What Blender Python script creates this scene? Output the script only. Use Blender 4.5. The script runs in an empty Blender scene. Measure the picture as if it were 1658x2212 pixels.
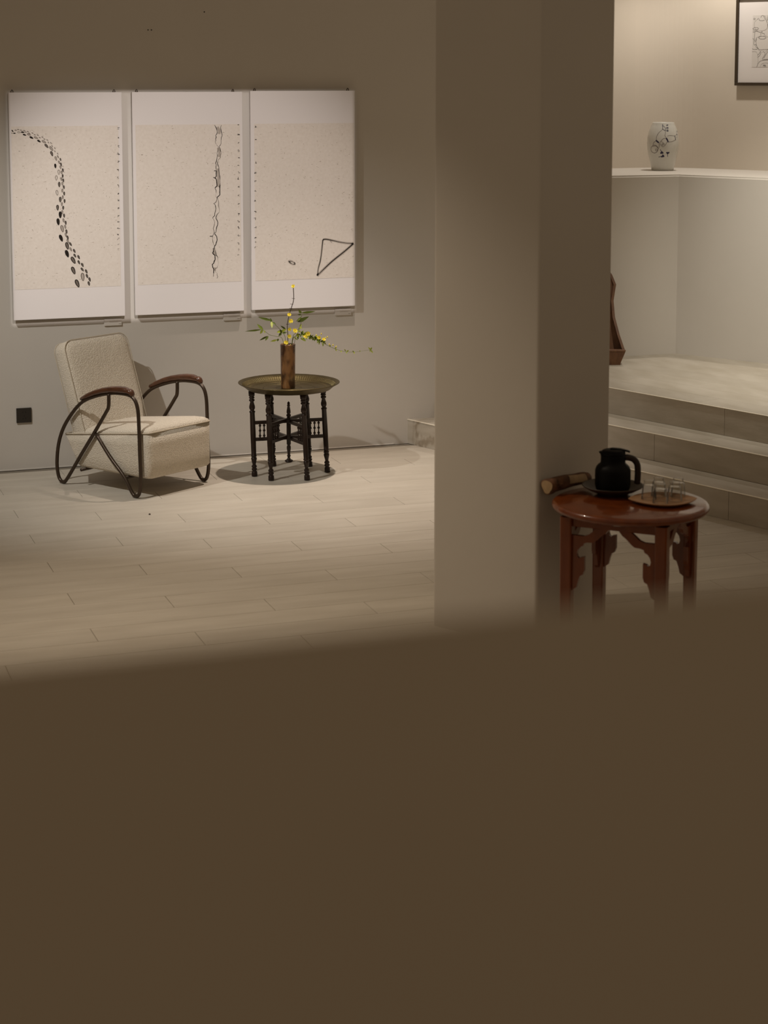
import bpy, bmesh, math, random
from mathutils import Vector, Matrix, Quaternion
from math import sin, cos, pi, radians, sqrt, atan2
random.seed(7)
SC = bpy.context.scene
COL = SC.collection
V = Vector

# ------------------------------------------------------------------ camera
cam_d = bpy.data.cameras.new('camera')
cam = bpy.data.objects.new('camera', cam_d); COL.objects.link(cam); SC.camera = cam
YAW, PITCH = radians(19.224), math.atan(.12)
fw = V((sin(YAW)*cos(PITCH), cos(YAW)*cos(PITCH), -sin(PITCH)))
rt = V((cos(YAW), -sin(YAW), 0)); up = rt.cross(fw)
cam.matrix_world = Matrix(((rt.x, up.x, -fw.x, 0), (rt.y, up.y, -fw.y, 0), (rt.z, up.z, -fw.z, 2.28), (0, 0, 0, 1)))
cam_d.sensor_fit = 'HORIZONTAL'; cam_d.sensor_width = 24
cam_d.lens = 24*4000/1658
cam_d.shift_y = -(1106-645)/1658          # perspective-control lens: verticals stay nearly parallel
cam_d.clip_start = .05; cam_d.clip_end = 60
cam_d.dof.use_dof = True; cam_d.dof.focus_distance = 10.45; cam_d.dof.aperture_fstop = 3.1
SC.view_settings.view_transform = 'Standard'; SC.view_settings.look = 'None'
SC.view_settings.exposure = 0; SC.view_settings.gamma = 1

# ------------------------------------------------------------------ world and lamps
wd = bpy.data.worlds.new('dim_room'); SC.world = wd; wd.use_nodes = True
wd.node_tree.nodes['Background'].inputs[0].default_value = (1, .75, .50, 1)
wd.node_tree.nodes['Background'].inputs[1].default_value = .194
def spot(name, loc, aim, power, cone, blend, col, rad):
    l = bpy.data.lights.new(name, 'SPOT'); l.energy = power; l.spot_size = radians(cone); l.spot_blend = blend
    l.color = col; l.shadow_soft_size = rad
    o = bpy.data.objects.new(name, l); COL.objects.link(o); o.location = loc
    o.rotation_euler = (V(aim)-V(loc)).to_track_quat('-Z', 'Y').to_euler()
    return o
PROJ = V((1.7, 5.9, 3.5))
spot('spot_chair', (0, 8.45, 3.4), (2.4, 10.25, .28), 295, 57, 1, (1, .98, .94), .03)
spot('spot_tray_table', (3.3, 9.8, 3.4), (3.16, 9.6, 0), 330, 60, 1, (1, .86, .75), .03)
spot('spot_paintings', PROJ, (2.55, 10.7, 1.12), 535, 36, .7, (1, .92, .89), .001)
spot('spot_stair_wall', (5.0, 8.5, 3.6), (6.65, 9.4, .68), 370, 78, 1, (1, .95, .84), .03)
spot('fill_front_floor', (1.15, 7.6, 3.4), (1.7, 7.0, 0), 185, 80, 1, (1, .84, .66), .05)  # added fill light for the near floor, no known fixture
spot('spot_ledge_vase', (6.05, 11.0, 3.6), (6.05, 11.05, 1.6), 78, 105, .7, (1, .92, .82), .03)

# ------------------------------------------------------------------ helpers
def link(name, me, mat=None, parent=None, smooth=False):
    o = bpy.data.objects.new(name, me); COL.objects.link(o)
    if mat and not me.materials: me.materials.append(mat)
    if smooth: me.shade_smooth()
    if parent: o.parent = parent
    return o
def tag(o, label=None, cat=None, group=None, kind=None):
    if label: o['label'] = label
    if cat: o['category'] = cat
    if group: o['group'] = group
    if kind: o['kind'] = kind
    return o
def thing(name, label, cat, loc=(0, 0, 0), rz=0, group=None):
    o = bpy.data.objects.new(name, None); COL.objects.link(o); o.empty_display_size = .05
    o.location = loc; o.rotation_euler = (0, 0, rz)
    return tag(o, label, cat, group)
def mesh(vs, fs):
    me = bpy.data.meshes.new('m'); me.from_pydata([tuple(v) for v in vs], [], fs); me.update(); return me
def bm_mesh(bm):
    me = bpy.data.meshes.new('m'); bm.to_mesh(me); bm.free(); return me
def box_me(lo, hi, bev=0, seg=2):
    bm = bmesh.new(); bmesh.ops.create_cube(bm, size=1)
    lo, hi = V(lo), V(hi)
    for v in bm.verts: v.co = V(((lo[i]+hi[i])/2 + v.co[i]*(hi[i]-lo[i])) for i in range(3))
    if bev: bmesh.ops.bevel(bm, geom=bm.edges[:], offset=bev, segments=seg, affect='EDGES', profile=.6)
    return bm_mesh(bm)
def lathe_me(prof, n=32, closed=False):
    """prof: (r,z) pairs bottom to top; r=0 ends make poles"""
    vs, fs, rows = [], [], []
    for r, z in prof:
        if r < 1e-6: rows.append([len(vs)]); vs.append((0, 0, z))
        else:
            rows.append(list(range(len(vs), len(vs)+n)))
            vs += [(r*cos(2*pi*k/n), r*sin(2*pi*k/n), z) for k in range(n)]
    pairs = list(zip(rows, rows[1:]))
    if closed: pairs.append((rows[-1], rows[0]))
    for a, b in pairs:
        for k in range(n):
            k2 = (k+1) % n
            if len(a) == 1 and len(b) == 1: continue
            if len(a) == 1: fs.append((a[0], b[k2], b[k]))
            elif len(b) == 1: fs.append((a[k], a[k2], b[0]))
            else: fs.append((a[k], a[k2], b[k2], b[k]))
    return mesh(vs, fs)
def catmull(pts, sub=6, closed=False):
    P = [V(p) for p in pts]; out = []; n = len(P)
    rng = range(n if closed else n-1)
    for i in rng:
        p0 = P[i-1] if (i > 0 or closed) else P[0]*2-P[1]
        p1, p2 = P[i], P[(i+1) % n]
        p3 = P[(i+2) % n] if (i+2 < n or closed) else P[-1]*2-P[-2]
        for s in range(sub):
            t = s/sub
            out.append(.5*((2*p1)+(p2-p0)*t+(2*p0-5*p1+4*p2-p3)*t*t+(3*p1-p0-3*p2+p3)*t**3))
    if not closed: out.append(P[-1])
    return out
def tube_data(pts, rad, n=8, closed=False, caps=True):
    P = [V(p) for p in pts]; vs, fs = [], []
    R = rad if isinstance(rad, (list, tuple)) else [rad]*len(P)
    m = len(P)
    t0 = (P[1]-P[0]).normalized(); a = V((0, 0, 1)) if abs(t0.z) < .9 else V((1, 0, 0))
    nrm = (a-t0*a.dot(t0)).normalized(); prev = t0
    for i in range(m):
        if closed: t = (P[(i+1) % m]-P[i-1]).normalized()
        else: t = (P[min(i+1, m-1)]-P[max(i-1, 0)]).normalized()
        q = prev.rotation_difference(t); nrm = (q @ nrm); nrm = (nrm-t*nrm.dot(t)).normalized(); prev = t
        b = t.cross(nrm)
        for k in range(n):
            an = 2*pi*k/n; vs.append(P[i]+(nrm*cos(an)+b*sin(an))*R[i])
    for i in range(m if closed else m-1):
        j = (i+1) % m
        for k in range(n): fs.append((i*n+k, i*n+(k+1) % n, j*n+(k+1) % n, j*n+k))
    if caps and not closed:
        fs.append(tuple(range(n-1, -1, -1))); fs.append(tuple((m-1)*n+k for k in range(n)))
    return vs, fs
def tube_me(pts, rad, n=8, closed=False): return mesh(*tube_data(pts, rad, n, closed))
def join_data(parts):
    vs, fs = [], []
    for v, f in parts:
        o = len(vs); vs += list(v); fs += [tuple(i+o for i in q) for q in f]
    return vs, fs
def loft_me(rings, cap0=True, cap1=True):
    n = len(rings[0]); vs = [p for r in rings for p in r]; fs = []
    for i in range(len(rings)-1):
        for k in range(n): fs.append((i*n+k, i*n+(k+1) % n, (i+1)*n+(k+1) % n, (i+1)*n+k))
    if cap0: fs.append(tuple(range(n-1, -1, -1)))
    if cap1: fs.append(tuple((len(rings)-1)*n+k for k in range(n)))
    return mesh(vs, fs)
def prism_me(poly, z0, z1, bev=0):
    n = len(poly)
    vs = [(x, y, z0) for x, y in poly]+[(x, y, z1) for x, y in poly]
    fs = [tuple(range(n-1, -1, -1)), tuple(range(n, 2*n))]+[(i, (i+1) % n, n+(i+1) % n, n+i) for i in range(n)]
    me = mesh(vs, fs)
    bm = bmesh.new(); bm.from_mesh(me); bmesh.ops.recalc_face_normals(bm, faces=bm.faces[:])
    if bev: bmesh.ops.bevel(bm, geom=[e for e in bm.edges if e.calc_face_angle(0) > .5], offset=bev, segments=2, affect='EDGES')
    return bm_mesh(bm)
def rrect(hx, lo, hi, r, n=6):
    """rounded rectangle in 2D: x in +-hx, y in lo..hi"""
    out = []
    for cx_, cy_, a0 in ((hx-r, hi-r, 0), (-hx+r, hi-r, 90), (-hx+r, lo+r, 180), (hx-r, lo+r, 270)):
        for k in range(n+1):
            a = radians(a0+90*k/n); out.append((cx_+r*cos(a), cy_+r*sin(a)))
    return out

# ------------------------------------------------------------------ materials (all procedural)
def M(name, col, rough=.6, metal=0, coat=0, spec=.5, var=0, vscale=8, bump=0, bscale=60, stretch=None, trans=0, ior=1.5, rnd=0, sheen=0, col2=None, detail=5, bdist=.004, ramp=(.32, .68)):
    m = bpy.data.materials.new(name); m.use_nodes = True; nt = m.node_tree; N, Lk = nt.nodes, nt.links
    b = N['Principled BSDF']
    b.inputs['Base Color'].default_value = (*col, 1); b.inputs['Roughness'].default_value = rough; b.inputs['Metallic'].default_value = metal
    b.inputs['Coat Weight'].default_value = coat; b.inputs['Coat Roughness'].default_value = .06; b.inputs['Specular IOR Level'].default_value = spec
    b.inputs['Transmission Weight'].default_value = trans; b.inputs['IOR'].default_value = ior; b.inputs['Sheen Weight'].default_value = sheen
    if var or bump or rnd:
        g = N.new('ShaderNodeNewGeometry'); mp = N.new('ShaderNodeMapping'); Lk.new(g.outputs['Position'], mp.inputs[0])
        if stretch: mp.inputs['Scale'].default_value = stretch
    last = None
    if var:
        nz = N.new('ShaderNodeTexNoise'); nz.inputs['Scale'].default_value = vscale; nz.inputs['Detail'].default_value = detail
        Lk.new(mp.outputs[0], nz.inputs['Vector'])
        rp = N.new('ShaderNodeValToRGB'); c2 = col2 or tuple(c*(1-var) for c in col)
        rp.color_ramp.elements[0].position = ramp[0]; rp.color_ramp.elements[1].position = ramp[1]
        rp.color_ramp.elements[0].color = (*c2, 1); rp.color_ramp.elements[1].color = (*col, 1)
        Lk.new(nz.outputs[0], rp.inputs[0]); last = rp.outputs[0]
    if rnd:
        oi = N.new('ShaderNodeObjectInfo'); mr = N.new('ShaderNodeMapRange'); mr.inputs[3].default_value = 1-rnd; mr.inputs[4].default_value = 1
        Lk.new(oi.outputs['Random'], mr.inputs[0]); mx = N.new('ShaderNodeMix'); mx.data_type = 'RGBA'; mx.blend_type = 'MULTIPLY'; mx.inputs[0].default_value = 1
        if last: Lk.new(last, mx.inputs[6])
        else: mx.inputs[6].default_value = (*col, 1)
        Lk.new(mr.outputs[0], mx.inputs[7]); last = mx.outputs[2]
    if last: Lk.new(last, b.inputs['Base Color'])
    if bump:
        n2 = N.new('ShaderNodeTexNoise'); n2.inputs['Scale'].default_value = bscale; n2.inputs['Detail'].default_value = 3
        Lk.new(mp.outputs[0], n2.inputs['Vector']); bp = N.new('ShaderNodeBump'); bp.inputs['Strength'].default_value = bump; bp.inputs['Distance'].default_value = bdist
        Lk.new(n2.outputs[0], bp.inputs['Height']); Lk.new(bp.outputs[0], b.inputs['Normal'])
    return m
m_wall = M('plaster', (.60, .56, .505), .9, spec=.2, var=.03, vscale=2.2, bump=.12, bscale=14)
m_niche = M('niche_plaster', (.62, .555, .47), .9, spec=.2, var=.03, vscale=2, bump=.12, bscale=14)
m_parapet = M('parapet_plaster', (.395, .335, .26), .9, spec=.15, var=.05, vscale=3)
m_grout = M('grout', (.20, .17, .13), .9)
m_tile = M('wood_look_tile', (.545, .495, .415), .5, spec=.35, var=.16, vscale=2.6, stretch=(.9, 4.5, 4.5), bump=.10, bscale=18, rnd=.06, detail=7, col2=(.475, .425, .35))
m_tile2 = M('stair_tile', (.50, .45, .375), .5, spec=.35, var=.16, vscale=3.0, stretch=(3, 1.2, 7), bump=.12, bscale=18, rnd=.05, detail=9, col2=(.42, .37, .295))
m_trim = M('pale_tile_trim', (.80, .73, .60), .45)
m_boucle = M('cream_boucle', (.70, .62, .50), .95, spec=.1, var=.13, vscale=150, bump=.8, bscale=165, sheen=.2, detail=1, bdist=.009)
m_piping = M('cream_piping', (.50, .435, .335), .95, spec=.1, bump=.6, bscale=150)
m_tube = M('bronze_tube', (.060, .040, .026), .33, metal=.55)
m_arm = M('brown_arm_wood', (.105, .036, .013), .3, coat=.35, var=.4, vscale=10, stretch=(2, 2, 12), col2=(.055, .018, .007))
m_dark = M('dark_turned_wood', (.020, .009, .005), .36, coat=.12, spec=.3, var=.4, vscale=25)
m_brass = M('old_brass', (.15, .117, .055), .45, metal=1, var=.3, vscale=9, bump=.12, bscale=90)
m_vase = M('flame_glaze', (.24, .115, .042), .24, coat=.4, var=.75, vscale=24, stretch=(1, 1, .45), col2=(.045, .017, .007), detail=3, ramp=(.42, .60))
m_vase_shade = M('vase_inside_shade', (.02, .012, .008), .9)  # near-black colour standing in for shade inside the vase
m_white = M('white_board', (.635, .595, .57), .75, spec=.2)
m_paper = M('flecked_paper', (.635, .578, .515), .9, spec=.1, var=.05, vscale=60, col2=(.595, .535, .47))
m_ink = M('black_ink', (.018, .014, .011), .8, spec=.1)
m_inkmid = M('grey_ink', (.14, .115, .095), .8, spec=.1)
m_inklight = M('pale_ink_wash', (.36, .315, .27), .8, spec=.1)
m_fleck = M('paper_fleck', (.27, .22, .165), .9, spec=.1)
m_card = M('clear_label', (.62, .575, .52), .35)
m_socket = M('dark_socket', (.022, .017, .012), .45)
m_hole = M('socket_hole', (.003, .003, .003), .8)
m_lacquer = M('red_lacquer', (.19, .044, .007), .25, coat=.55, spec=.3, var=.3, vscale=5, stretch=(4, 4, 1), col2=(.13, .027, .005))
m_black = M('black_enamel', (.003, .0028, .003), .5, spec=.15)
m_handle = M('dark_handle_wood', (.022, .010, .006), .45)
m_dish = M('dark_wood_dish', (.055, .036, .020), .5, var=.3, vscale=14)
m_leafdish = M('light_wood_dish', (.46, .25, .12), .5, var=.2, vscale=9, stretch=(1, 6, 1))
m_glass = bpy.data.materials.new('clear_glass'); m_glass.use_nodes = True       # thin-walled clear glass
_n, _l = m_glass.node_tree.nodes, m_glass.node_tree.links
_n.remove(_n['Principled BSDF']); _t = _n.new('ShaderNodeBsdfTransparent'); _g = _n.new('ShaderNodeBsdfGlossy'); _f = _n.new('ShaderNodeLayerWeight'); _x = _n.new('ShaderNodeMixShader')
_t.inputs[0].default_value = (.96, .955, .94, 1); _g.inputs['Roughness'].default_value = .2; _f.inputs[0].default_value = .17
_k = _n.new('ShaderNodeMath'); _k.operation = 'MULTIPLY'; _k.inputs[1].default_value = .7; _l.new(_f.outputs['Fresnel'], _k.inputs[0]); _l.new(_k.outputs[0], _x.inputs[0]); _l.new(_t.outputs[0], _x.inputs[1]); _l.new(_g.outputs[0], _x.inputs[2]); _l.new(_x.outputs[0], _n['Material Output'].inputs[0])
m_bark = M('bark', (.16, .070, .030), .85, var=.7, vscale=40, bump=.8, bscale=60)
m_cut = M('cut_wood', (.44, .30, .16), .7, var=.25, vscale=30)
m_oldwood = M('old_orange_wood', (.17, .078, .032), .6, var=.4, vscale=9, stretch=(4, 4, .8), col2=(.10, .042, .017))
m_porc = M('porcelain', (.62, .61, .56), .2, coat=.4)
m_cobalt = M('cobalt_ink', (.016, .012, .055), .5)
m_brownline = M('thin_brown_line', (.16, .13, .12), .5)
m_frame = M('dark_frame_wood', (.045, .030, .016), .45)
m_mat = M('mat_board', (.68, .64, .615), .85)
m_print = M('print_paper', (.60, .565, .53), .85)
m_stem = M('brown_stem', (.05, .032, .014), .7)
m_gstem = M('green_stem', (.11, .135, .022), .6)
m_leaf = M('bamboo_leaf', (.17, .23, .026), .45, rnd=.5)
m_leaf2 = M('young_leaf', (.42, .48, .05), .45, rnd=.35)
m_yel = M('yellow_petal', (.80, .66, .03), .5)
m_yelc = M('flower_centre', (.50, .25, .008), .6)
m_housing = M('lamp_housing', (.02, .02, .02), .5)

# ------------------------------------------------------------------ the room
def struct(name, me, mat, label=None, parent=None):
    o = link(name, me, mat, parent)
    if not parent: tag(o, label, None, None, 'structure')
    return o
ZP = .462                                    # platform height, three risers
A_ = V((.503, -.864, 0)); B_ = V((.864, .503, 0))
floor = struct('floor', box_me((-2.5, -2.5, -.15), (8.5, 12.4, -.0028)), m_grout, 'pale wood-look plank tile floor')
# planks: 1.2 x .187, one-third stagger
def plank_me(lx, ly, h=.0045, gap=.0018, bev=.0009):
    a, b = lx/2-gap/2, ly/2-gap*.75
    r = lambda s, z: [(-a+s, -b+s, z), (a-s, -b+s, z), (a-s, b-s, z), (-a+s, b-s, z)]
    return loft_me([r(0, -h), r(0, -bev), r(bev, 0)], False, True)
pm = plank_me(1.2, .187); pm.materials.append(m_tile)
for r in range(-8, 24):
    ytop = 9.15-.187*r; x0 = 1.31+.4*(r % 3)
    for k in range(-3, 4):
        xs = x0+1.2*k+.6
        if xs < -.6 or xs > 5.9: continue
        yc = ytop-.0935
        if yc+.0935 > 10.715: continue
        o = link('plank', pm, None, floor); o.location = (xs, yc, 0)
# back wall
wall_back = struct('wall_back', box_me((-2.5, 10.71, 0), (4.7, 11.0, 3.6)), m_wall, 'plain grey-beige plaster wall behind the armchair')
for x, z in ((2.284, 2.548), (2.304, 2.548), (2.62, 2.655)):
    o = link('nail_hole', lathe_me([(0, -.001), (.004, -.001), (.003, .002), (0, .003)], 8), m_housing, wall_back)
    o.location = (x, 10.709, z); o.rotation_euler = (pi/2, 0, 0)
# low wall with ledge (corner niche)
c0 = V((5.806, 10.80, 0)); c1 = c0+A_*4.2
poly = [(4.66, 10.80), (c0.x, c0.y), (c1.x, c1.y), (c1.x+2.2*B_.x, c1.y+2.2*B_.y), (8.6, 12.6), (4.66, 12.6)]
bm = bmesh.new(); bm.from_mesh(prism_me(poly, 0, 1.643))
ed = [e for e in bm.edges if all(v.co.z > 1.6 for v in e.verts) and min(v.co.y for v in e.verts) < 11.2 and max(abs(e.verts[0].co.x-e.verts[1].co.x), 0) > .3 and max(v.co.y for v in e.verts) < 10.9]
bmesh.ops.bevel(bm, geom=ed, offset=.012, segments=3, affect='EDGES')
struct('wall_right', bm_mesh(bm), m_wall, 'low plaster wall with a corner and a ledge above the platform')
# recessed upper wall behind the ledge, with a soft rounded corner
e0 = V((5.93, 11.70, 0)); crn = V((6.20, 11.74, 0)); e1 = crn+A_*.30
inner = [V((4.75, 11.64, 0))]+[(e0*(1-t)**2+crn*2*t*(1-t)+e1*t*t) for t in [k/14 for k in range(15)]]+[crn+A_*4.4]
outer = [p+V((.25, .25, 0)) for p in reversed(inner)]
up_poly = [(p.x, p.y) for p in inner+outer]
o = struct('wall_niche', prism_me(up_poly, 1.643, 3.6), m_niche, 'warm lit plaster wall recessed above the ledge')
struct('wall_niche_end', box_me((4.5, 11.0, 0), (4.76, 12.2, 3.6)), m_wall, 'plaster return closing the niche behind the column')
# column
N0 = V((2.941, 6.585, 0)); L0 = N0-A_*.534; R0 = N0+B_*.503; F0 = L0+B_*.503
cor = [N0, R0, F0, L0]; foot = []
for i in range(4):                                   # softly rounded plaster arrises
    c, a, b = cor[i], cor[i-1], cor[(i+1) % 4]; da = (a-c).normalized(); db = (b-c).normalized(); r = .016
    for k in range(6):
        t = k/5; q = c+da*r*(1-t)**2+db*r*t*t; foot.append((q.x, q.y))
struct('column', prism_me(foot, 0, 3.6), m_wall, 'square plaster column beside the round red table')
# parapet the picture is taken over
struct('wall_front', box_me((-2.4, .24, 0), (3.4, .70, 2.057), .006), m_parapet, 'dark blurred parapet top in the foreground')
# stairs
sd = V((.338, -.941, 0)); sn = V((.941, .338, 0))
ANG = atan2(sd.y, sd.x)
W0 = V((3.889, 10.715, 0))
stairs = bpy.data.objects.new('stairs', None); COL.objects.link(stairs); tag(stairs, 'three tiled steps rising behind the column to a platform', None, None, 'structure')
stairs.location = W0; stairs.rotation_euler = (0, 0, ANG)          # local x along the risers, local y into the flight
RH = ZP/3
def to_wall(d, y=10.71):                   # local x where the line at depth d meets the wall line
    p = W0+sn*d; return -((y-p.y)/sd.y)*-1
LX = 5.2
for i in range(3):
    d0 = .2585*i; z1 = RH*(i+1); x0 = to_wall(d0)
    link('step_core', box_me((x0-.3, d0+.012, z1-RH), (LX, d0+(.30 if i < 2 else 2.6), z1-.012)), m_grout, stairs)
    # riser tiles
    jx = {0: .55, 1: None, 2: None}[i]
    starts = [[x0-.15, 1.4, 2.6, 3.8, LX], [x0-.15, .64, 1.84, 3.04, 4.24, LX], [x0-.15, .92, 2.12, 3.32, LX]][i]
    for a, b in zip(starts, starts[1:]):
        link('riser_tile', box_me((a+.001, d0, z1-RH+.0005), (b-.001, d0+.012, z1-.0045), .0006, 1), m_tile2, stairs)
    link('nosing', box_me((x0-.15, d0-.003, z1-.0035), (LX, d0+.010, z1+.0006), .001, 1), m_trim, stairs)
    if i < 2:
        for a, b in zip(starts, starts[1:]):
            link('tread_tile', box_me((a+.001+.3, d0+.011, z1-.012), (b-.001+.3, d0+.2585, z1), .0006, 1), m_tile2, stairs)
        link('tread_tile', box_me((x0-.2, d0+.014, z1-.012), (starts[0]+.299, d0+.2585, z1), .0006, 1), m_tile2, stairs)
# platform planks run along the stairs
plat = bpy.data.objects.new('platform', None); COL.objects.link(plat); tag(plat, 'raised tiled platform in front of the niche wall', None, None, 'structure')
plat.location = W0; plat.rotation_euler = (0, 0, ANG)
link('platform_core', box_me((-1.4, .6, 0.02), (LX, 3.4, ZP-.0028)), m_grout, plat)
pm2 = plank_me(1.2, .2); pm2.materials.append(m_tile2)
for r in range(13):
    for k in range(-2, 5):
        o = link('plank', pm2, None, plat); o.location = (.1+1.2*k+.4*(r % 3), .2585*2+.014+.1+.2*r, ZP)
# pale skirting line where plaster meets tile
struct('baseboard_back', box_me((-2.5, 10.7065, 0), (3.80, 10.712, .007), .0012, 1), m_wall, 'thin pale skirting bead along the back wall')

# ------------------------------------------------------------------ framing projector shutter (outside the view)
sh = thing('lamp_shutter', 'black framing shutter of the picture lamp near the ceiling', 'lamp')
def pl(x, z):
    q = V((x, 10.71, z)); return PROJ+(q-PROJ)*(.30/(10.71-PROJ.y))
qa, qb = pl(1.462, .835), pl(3.556, 2.193)
Y0 = PROJ.y+.30; big = .12
for lo, hi in (((qa.x-big, qb.z), (qb.x+big, qb.z+big)), ((qa.x-big, qa.z-big), (qb.x+big, qa.z)), ((qa.x-big, qa.z), (qa.x, qb.z)), ((qb.x, qa.z), (qb.x+big, qb.z))):
    link('shutter_blade', box_me((lo[0], Y0, lo[1]), (hi[0], Y0+.002, hi[1])), m_housing, sh)

# ------------------------------------------------------------------ triptych
PANELS = [(1.4669, 2.1138, 0.8863, 2.1893), (2.1738, 2.8326, 0.8858, 2.19), (2.8809, 3.5329, 0.8872, 2.1949)]
BIG =  [(0.0178, 1.0857, 0.0143, 0.9), (0.0105, 1.0735, 0.0092, 0.6), (0.0286, 1.0726, 0.0143, 0.9), (0.054, 1.0778, 0.0184, 0.3), (0.0748, 1.0783, 0.0184, 0.9), (0.0851, 1.0632, 0.0194, 0.9), (0.11, 1.0648, 0.023, 0.5), (0.1238, 1.0471, 0.0235, 0.9), (0.1499, 1.0459, 0.0245, 0.6), (0.1661, 1.0266, 0.0225, 0.95), (0.1946, 1.0227, 0.0266, 0.55), (0.2084, 0.9987, 0.0286, 0.85), (0.2356, 0.9828, 0.0306, 0.45), (0.2373, 0.954, 0.0296, 0.85), (0.2603, 0.9263, 0.0255, 0.5), (0.2561, 0.8835, 0.0265, 0.95), (0.2751, 0.8475, 0.0275, 0.35), (0.2606, 0.8148, 0.0284, 0.35), (0.2763, 0.7768, 0.0294, 0.7), (0.2627, 0.7294, 0.0304, 0.35), (0.2804, 0.69, 0.0314, 0.8), (0.2642, 0.6439, 0.0323, 0.7), (0.2786, 0.6024, 0.0333, 1.0), (0.2658, 0.5622, 0.0343, 0.9), (0.2882, 0.5217, 0.0352, 0.45), (0.2804, 0.4674, 0.0362, 0.95), (0.3147, 0.4217, 0.0372, 0.75), (0.3131, 0.3763, 0.0382, 0.95), (0.3483, 0.3371, 0.0391, 0.85), (0.3478, 0.2775, 0.0401, 0.75), (0.4011, 0.238, 0.0411, 0.6), (0.369, 0.2015, 0.042, 0.8)]
SMALL =  [(0.0361, 1.0898, 0.0121, 0.5), (0.0503, 1.0932, 0.0121, 0.5), (0.0656, 1.0895, 0.0121, 0.5), (0.0845, 1.0874, 0.0121, 0.5), (0.0913, 1.0786, 0.0121, 0.5), (0.1044, 1.0808, 0.0121, 0.5), (0.1125, 1.0712, 0.0121, 0.5), (0.1303, 1.0723, 0.0121, 0.5), (0.1432, 1.0626, 0.0121, 0.5), (0.1609, 1.0593, 0.0121, 0.5), (0.1713, 1.0463, 0.0121, 0.5), (0.1868, 1.0483, 0.0121, 0.5), (0.1973, 1.0377, 0.0121, 0.5), (0.2139, 1.032, 0.0121, 0.5), (0.2196, 1.0176, 0.0121, 0.5), (0.2339, 1.0151, 0.0121, 0.5), (0.2406, 0.9971, 0.0121, 0.5), (0.2559, 0.9849, 0.0121, 0.5), (0.2556, 0.967, 0.0121, 0.5), (0.2709, 0.9536, 0.0121, 0.5), (0.2723, 0.936, 0.0175, 0.45), (0.2865, 0.92, 0.0176, 0.7), (0.2783, 0.9036, 0.0177, 0.45), (0.2892, 0.8916, 0.0179, 0.7), (0.2856, 0.8751, 0.018, 0.45), (0.2991, 0.8584, 0.0182, 0.7), (0.2916, 0.8453, 0.0183, 0.45), (0.2971, 0.8247, 0.0184, 0.7), (0.2888, 0.8077, 0.0186, 0.45), (0.2999, 0.7995, 0.0187, 0.7), (0.2942, 0.7811, 0.0189, 0.45), (0.3024, 0.7611, 0.019, 0.7), (0.2934, 0.7414, 0.0191, 0.45), (0.3036, 0.7239, 0.0193, 0.7), (0.2952, 0.7029, 0.0194, 0.45), (0.3047, 0.6808, 0.0195, 0.7), (0.2891, 0.6633, 0.0197, 0.45), (0.296, 0.6419, 0.0198, 0.7), (0.2902, 0.6168, 0.02, 0.45), (0.3003, 0.5966, 0.0201, 0.7), (0.2965, 0.5694, 0.0202, 0.45), (0.3088, 0.5551, 0.0204, 0.7), (0.3056, 0.5319, 0.0205, 0.45), (0.3124, 0.5051, 0.0206, 0.7), (0.308, 0.4866, 0.0208, 0.45), (0.3183, 0.4696, 0.0209, 0.7), (0.3192, 0.4496, 0.0211, 0.45), (0.3342, 0.4311, 0.0212, 0.7), (0.3349, 0.401, 0.0213, 0.45), (0.3554, 0.391, 0.0215, 0.75), (0.3581, 0.3635, 0.0216, 0.75), (0.38, 0.3541, 0.0217, 0.75), (0.3807, 0.3239, 0.0219, 0.75), (0.4005, 0.3079, 0.022, 0.75), (0.3993, 0.2817, 0.0222, 0.75), (0.4225, 0.2695, 0.0223, 0.75), (0.426, 0.2425, 0.0224, 0.75), (0.4411, 0.2218, 0.0226, 0.75), (0.4359, 0.1984, 0.0227, 0.75)]
INS =  [[(0.6242, 1.0959), (0.6234, 1.0448), (0.6224, 0.9916), (0.6217, 0.9477), (0.6209, 0.9031), (0.6201, 0.8551), (0.6193, 0.8097), (0.6185, 0.7629), (0.6177, 0.7174), (0.617, 0.6746), (0.6163, 0.6344), (0.6155, 0.5902), (0.6149, 0.5519), (0.6143, 0.5183), (0.6136, 0.4814), (0.6132, 0.4545), (0.6127, 0.4242), (0.6121, 0.3939)], [(0.6349, 1.1069), (0.6344, 1.054), (0.6339, 1.0018), (0.6334, 0.9562), (0.633, 0.9154), (0.6326, 0.8677), (0.6322, 0.8282), (0.6318, 0.7921), (0.6314, 0.7429), (0.6308, 0.6896), (0.6304, 0.6417), (0.6298, 0.5808), (0.6294, 0.5396), (0.629, 0.5019), (0.6286, 0.4538), (0.6281, 0.405), (0.6278, 0.3692), (0.6275, 0.3416)], [(0.0308, 1.0925), (0.0301, 1.0196), (0.0294, 0.9378), (0.029, 0.8832), (0.0285, 0.823), (0.028, 0.7717), (0.0275, 0.7121), (0.027, 0.6538), (0.0265, 0.592), (0.0261, 0.5494), (0.0256, 0.4943), (0.0252, 0.4392), (0.0249, 0.4095), (0.0247, 0.3784)]]
PAPER =  [[(0.0104, 1.1113), (0.624, 0.1772)], [(0.0178, 1.1142), (0.6429, 0.1789)], [(0.0225, 1.1136), (0.6459, 0.1764)]]
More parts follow.
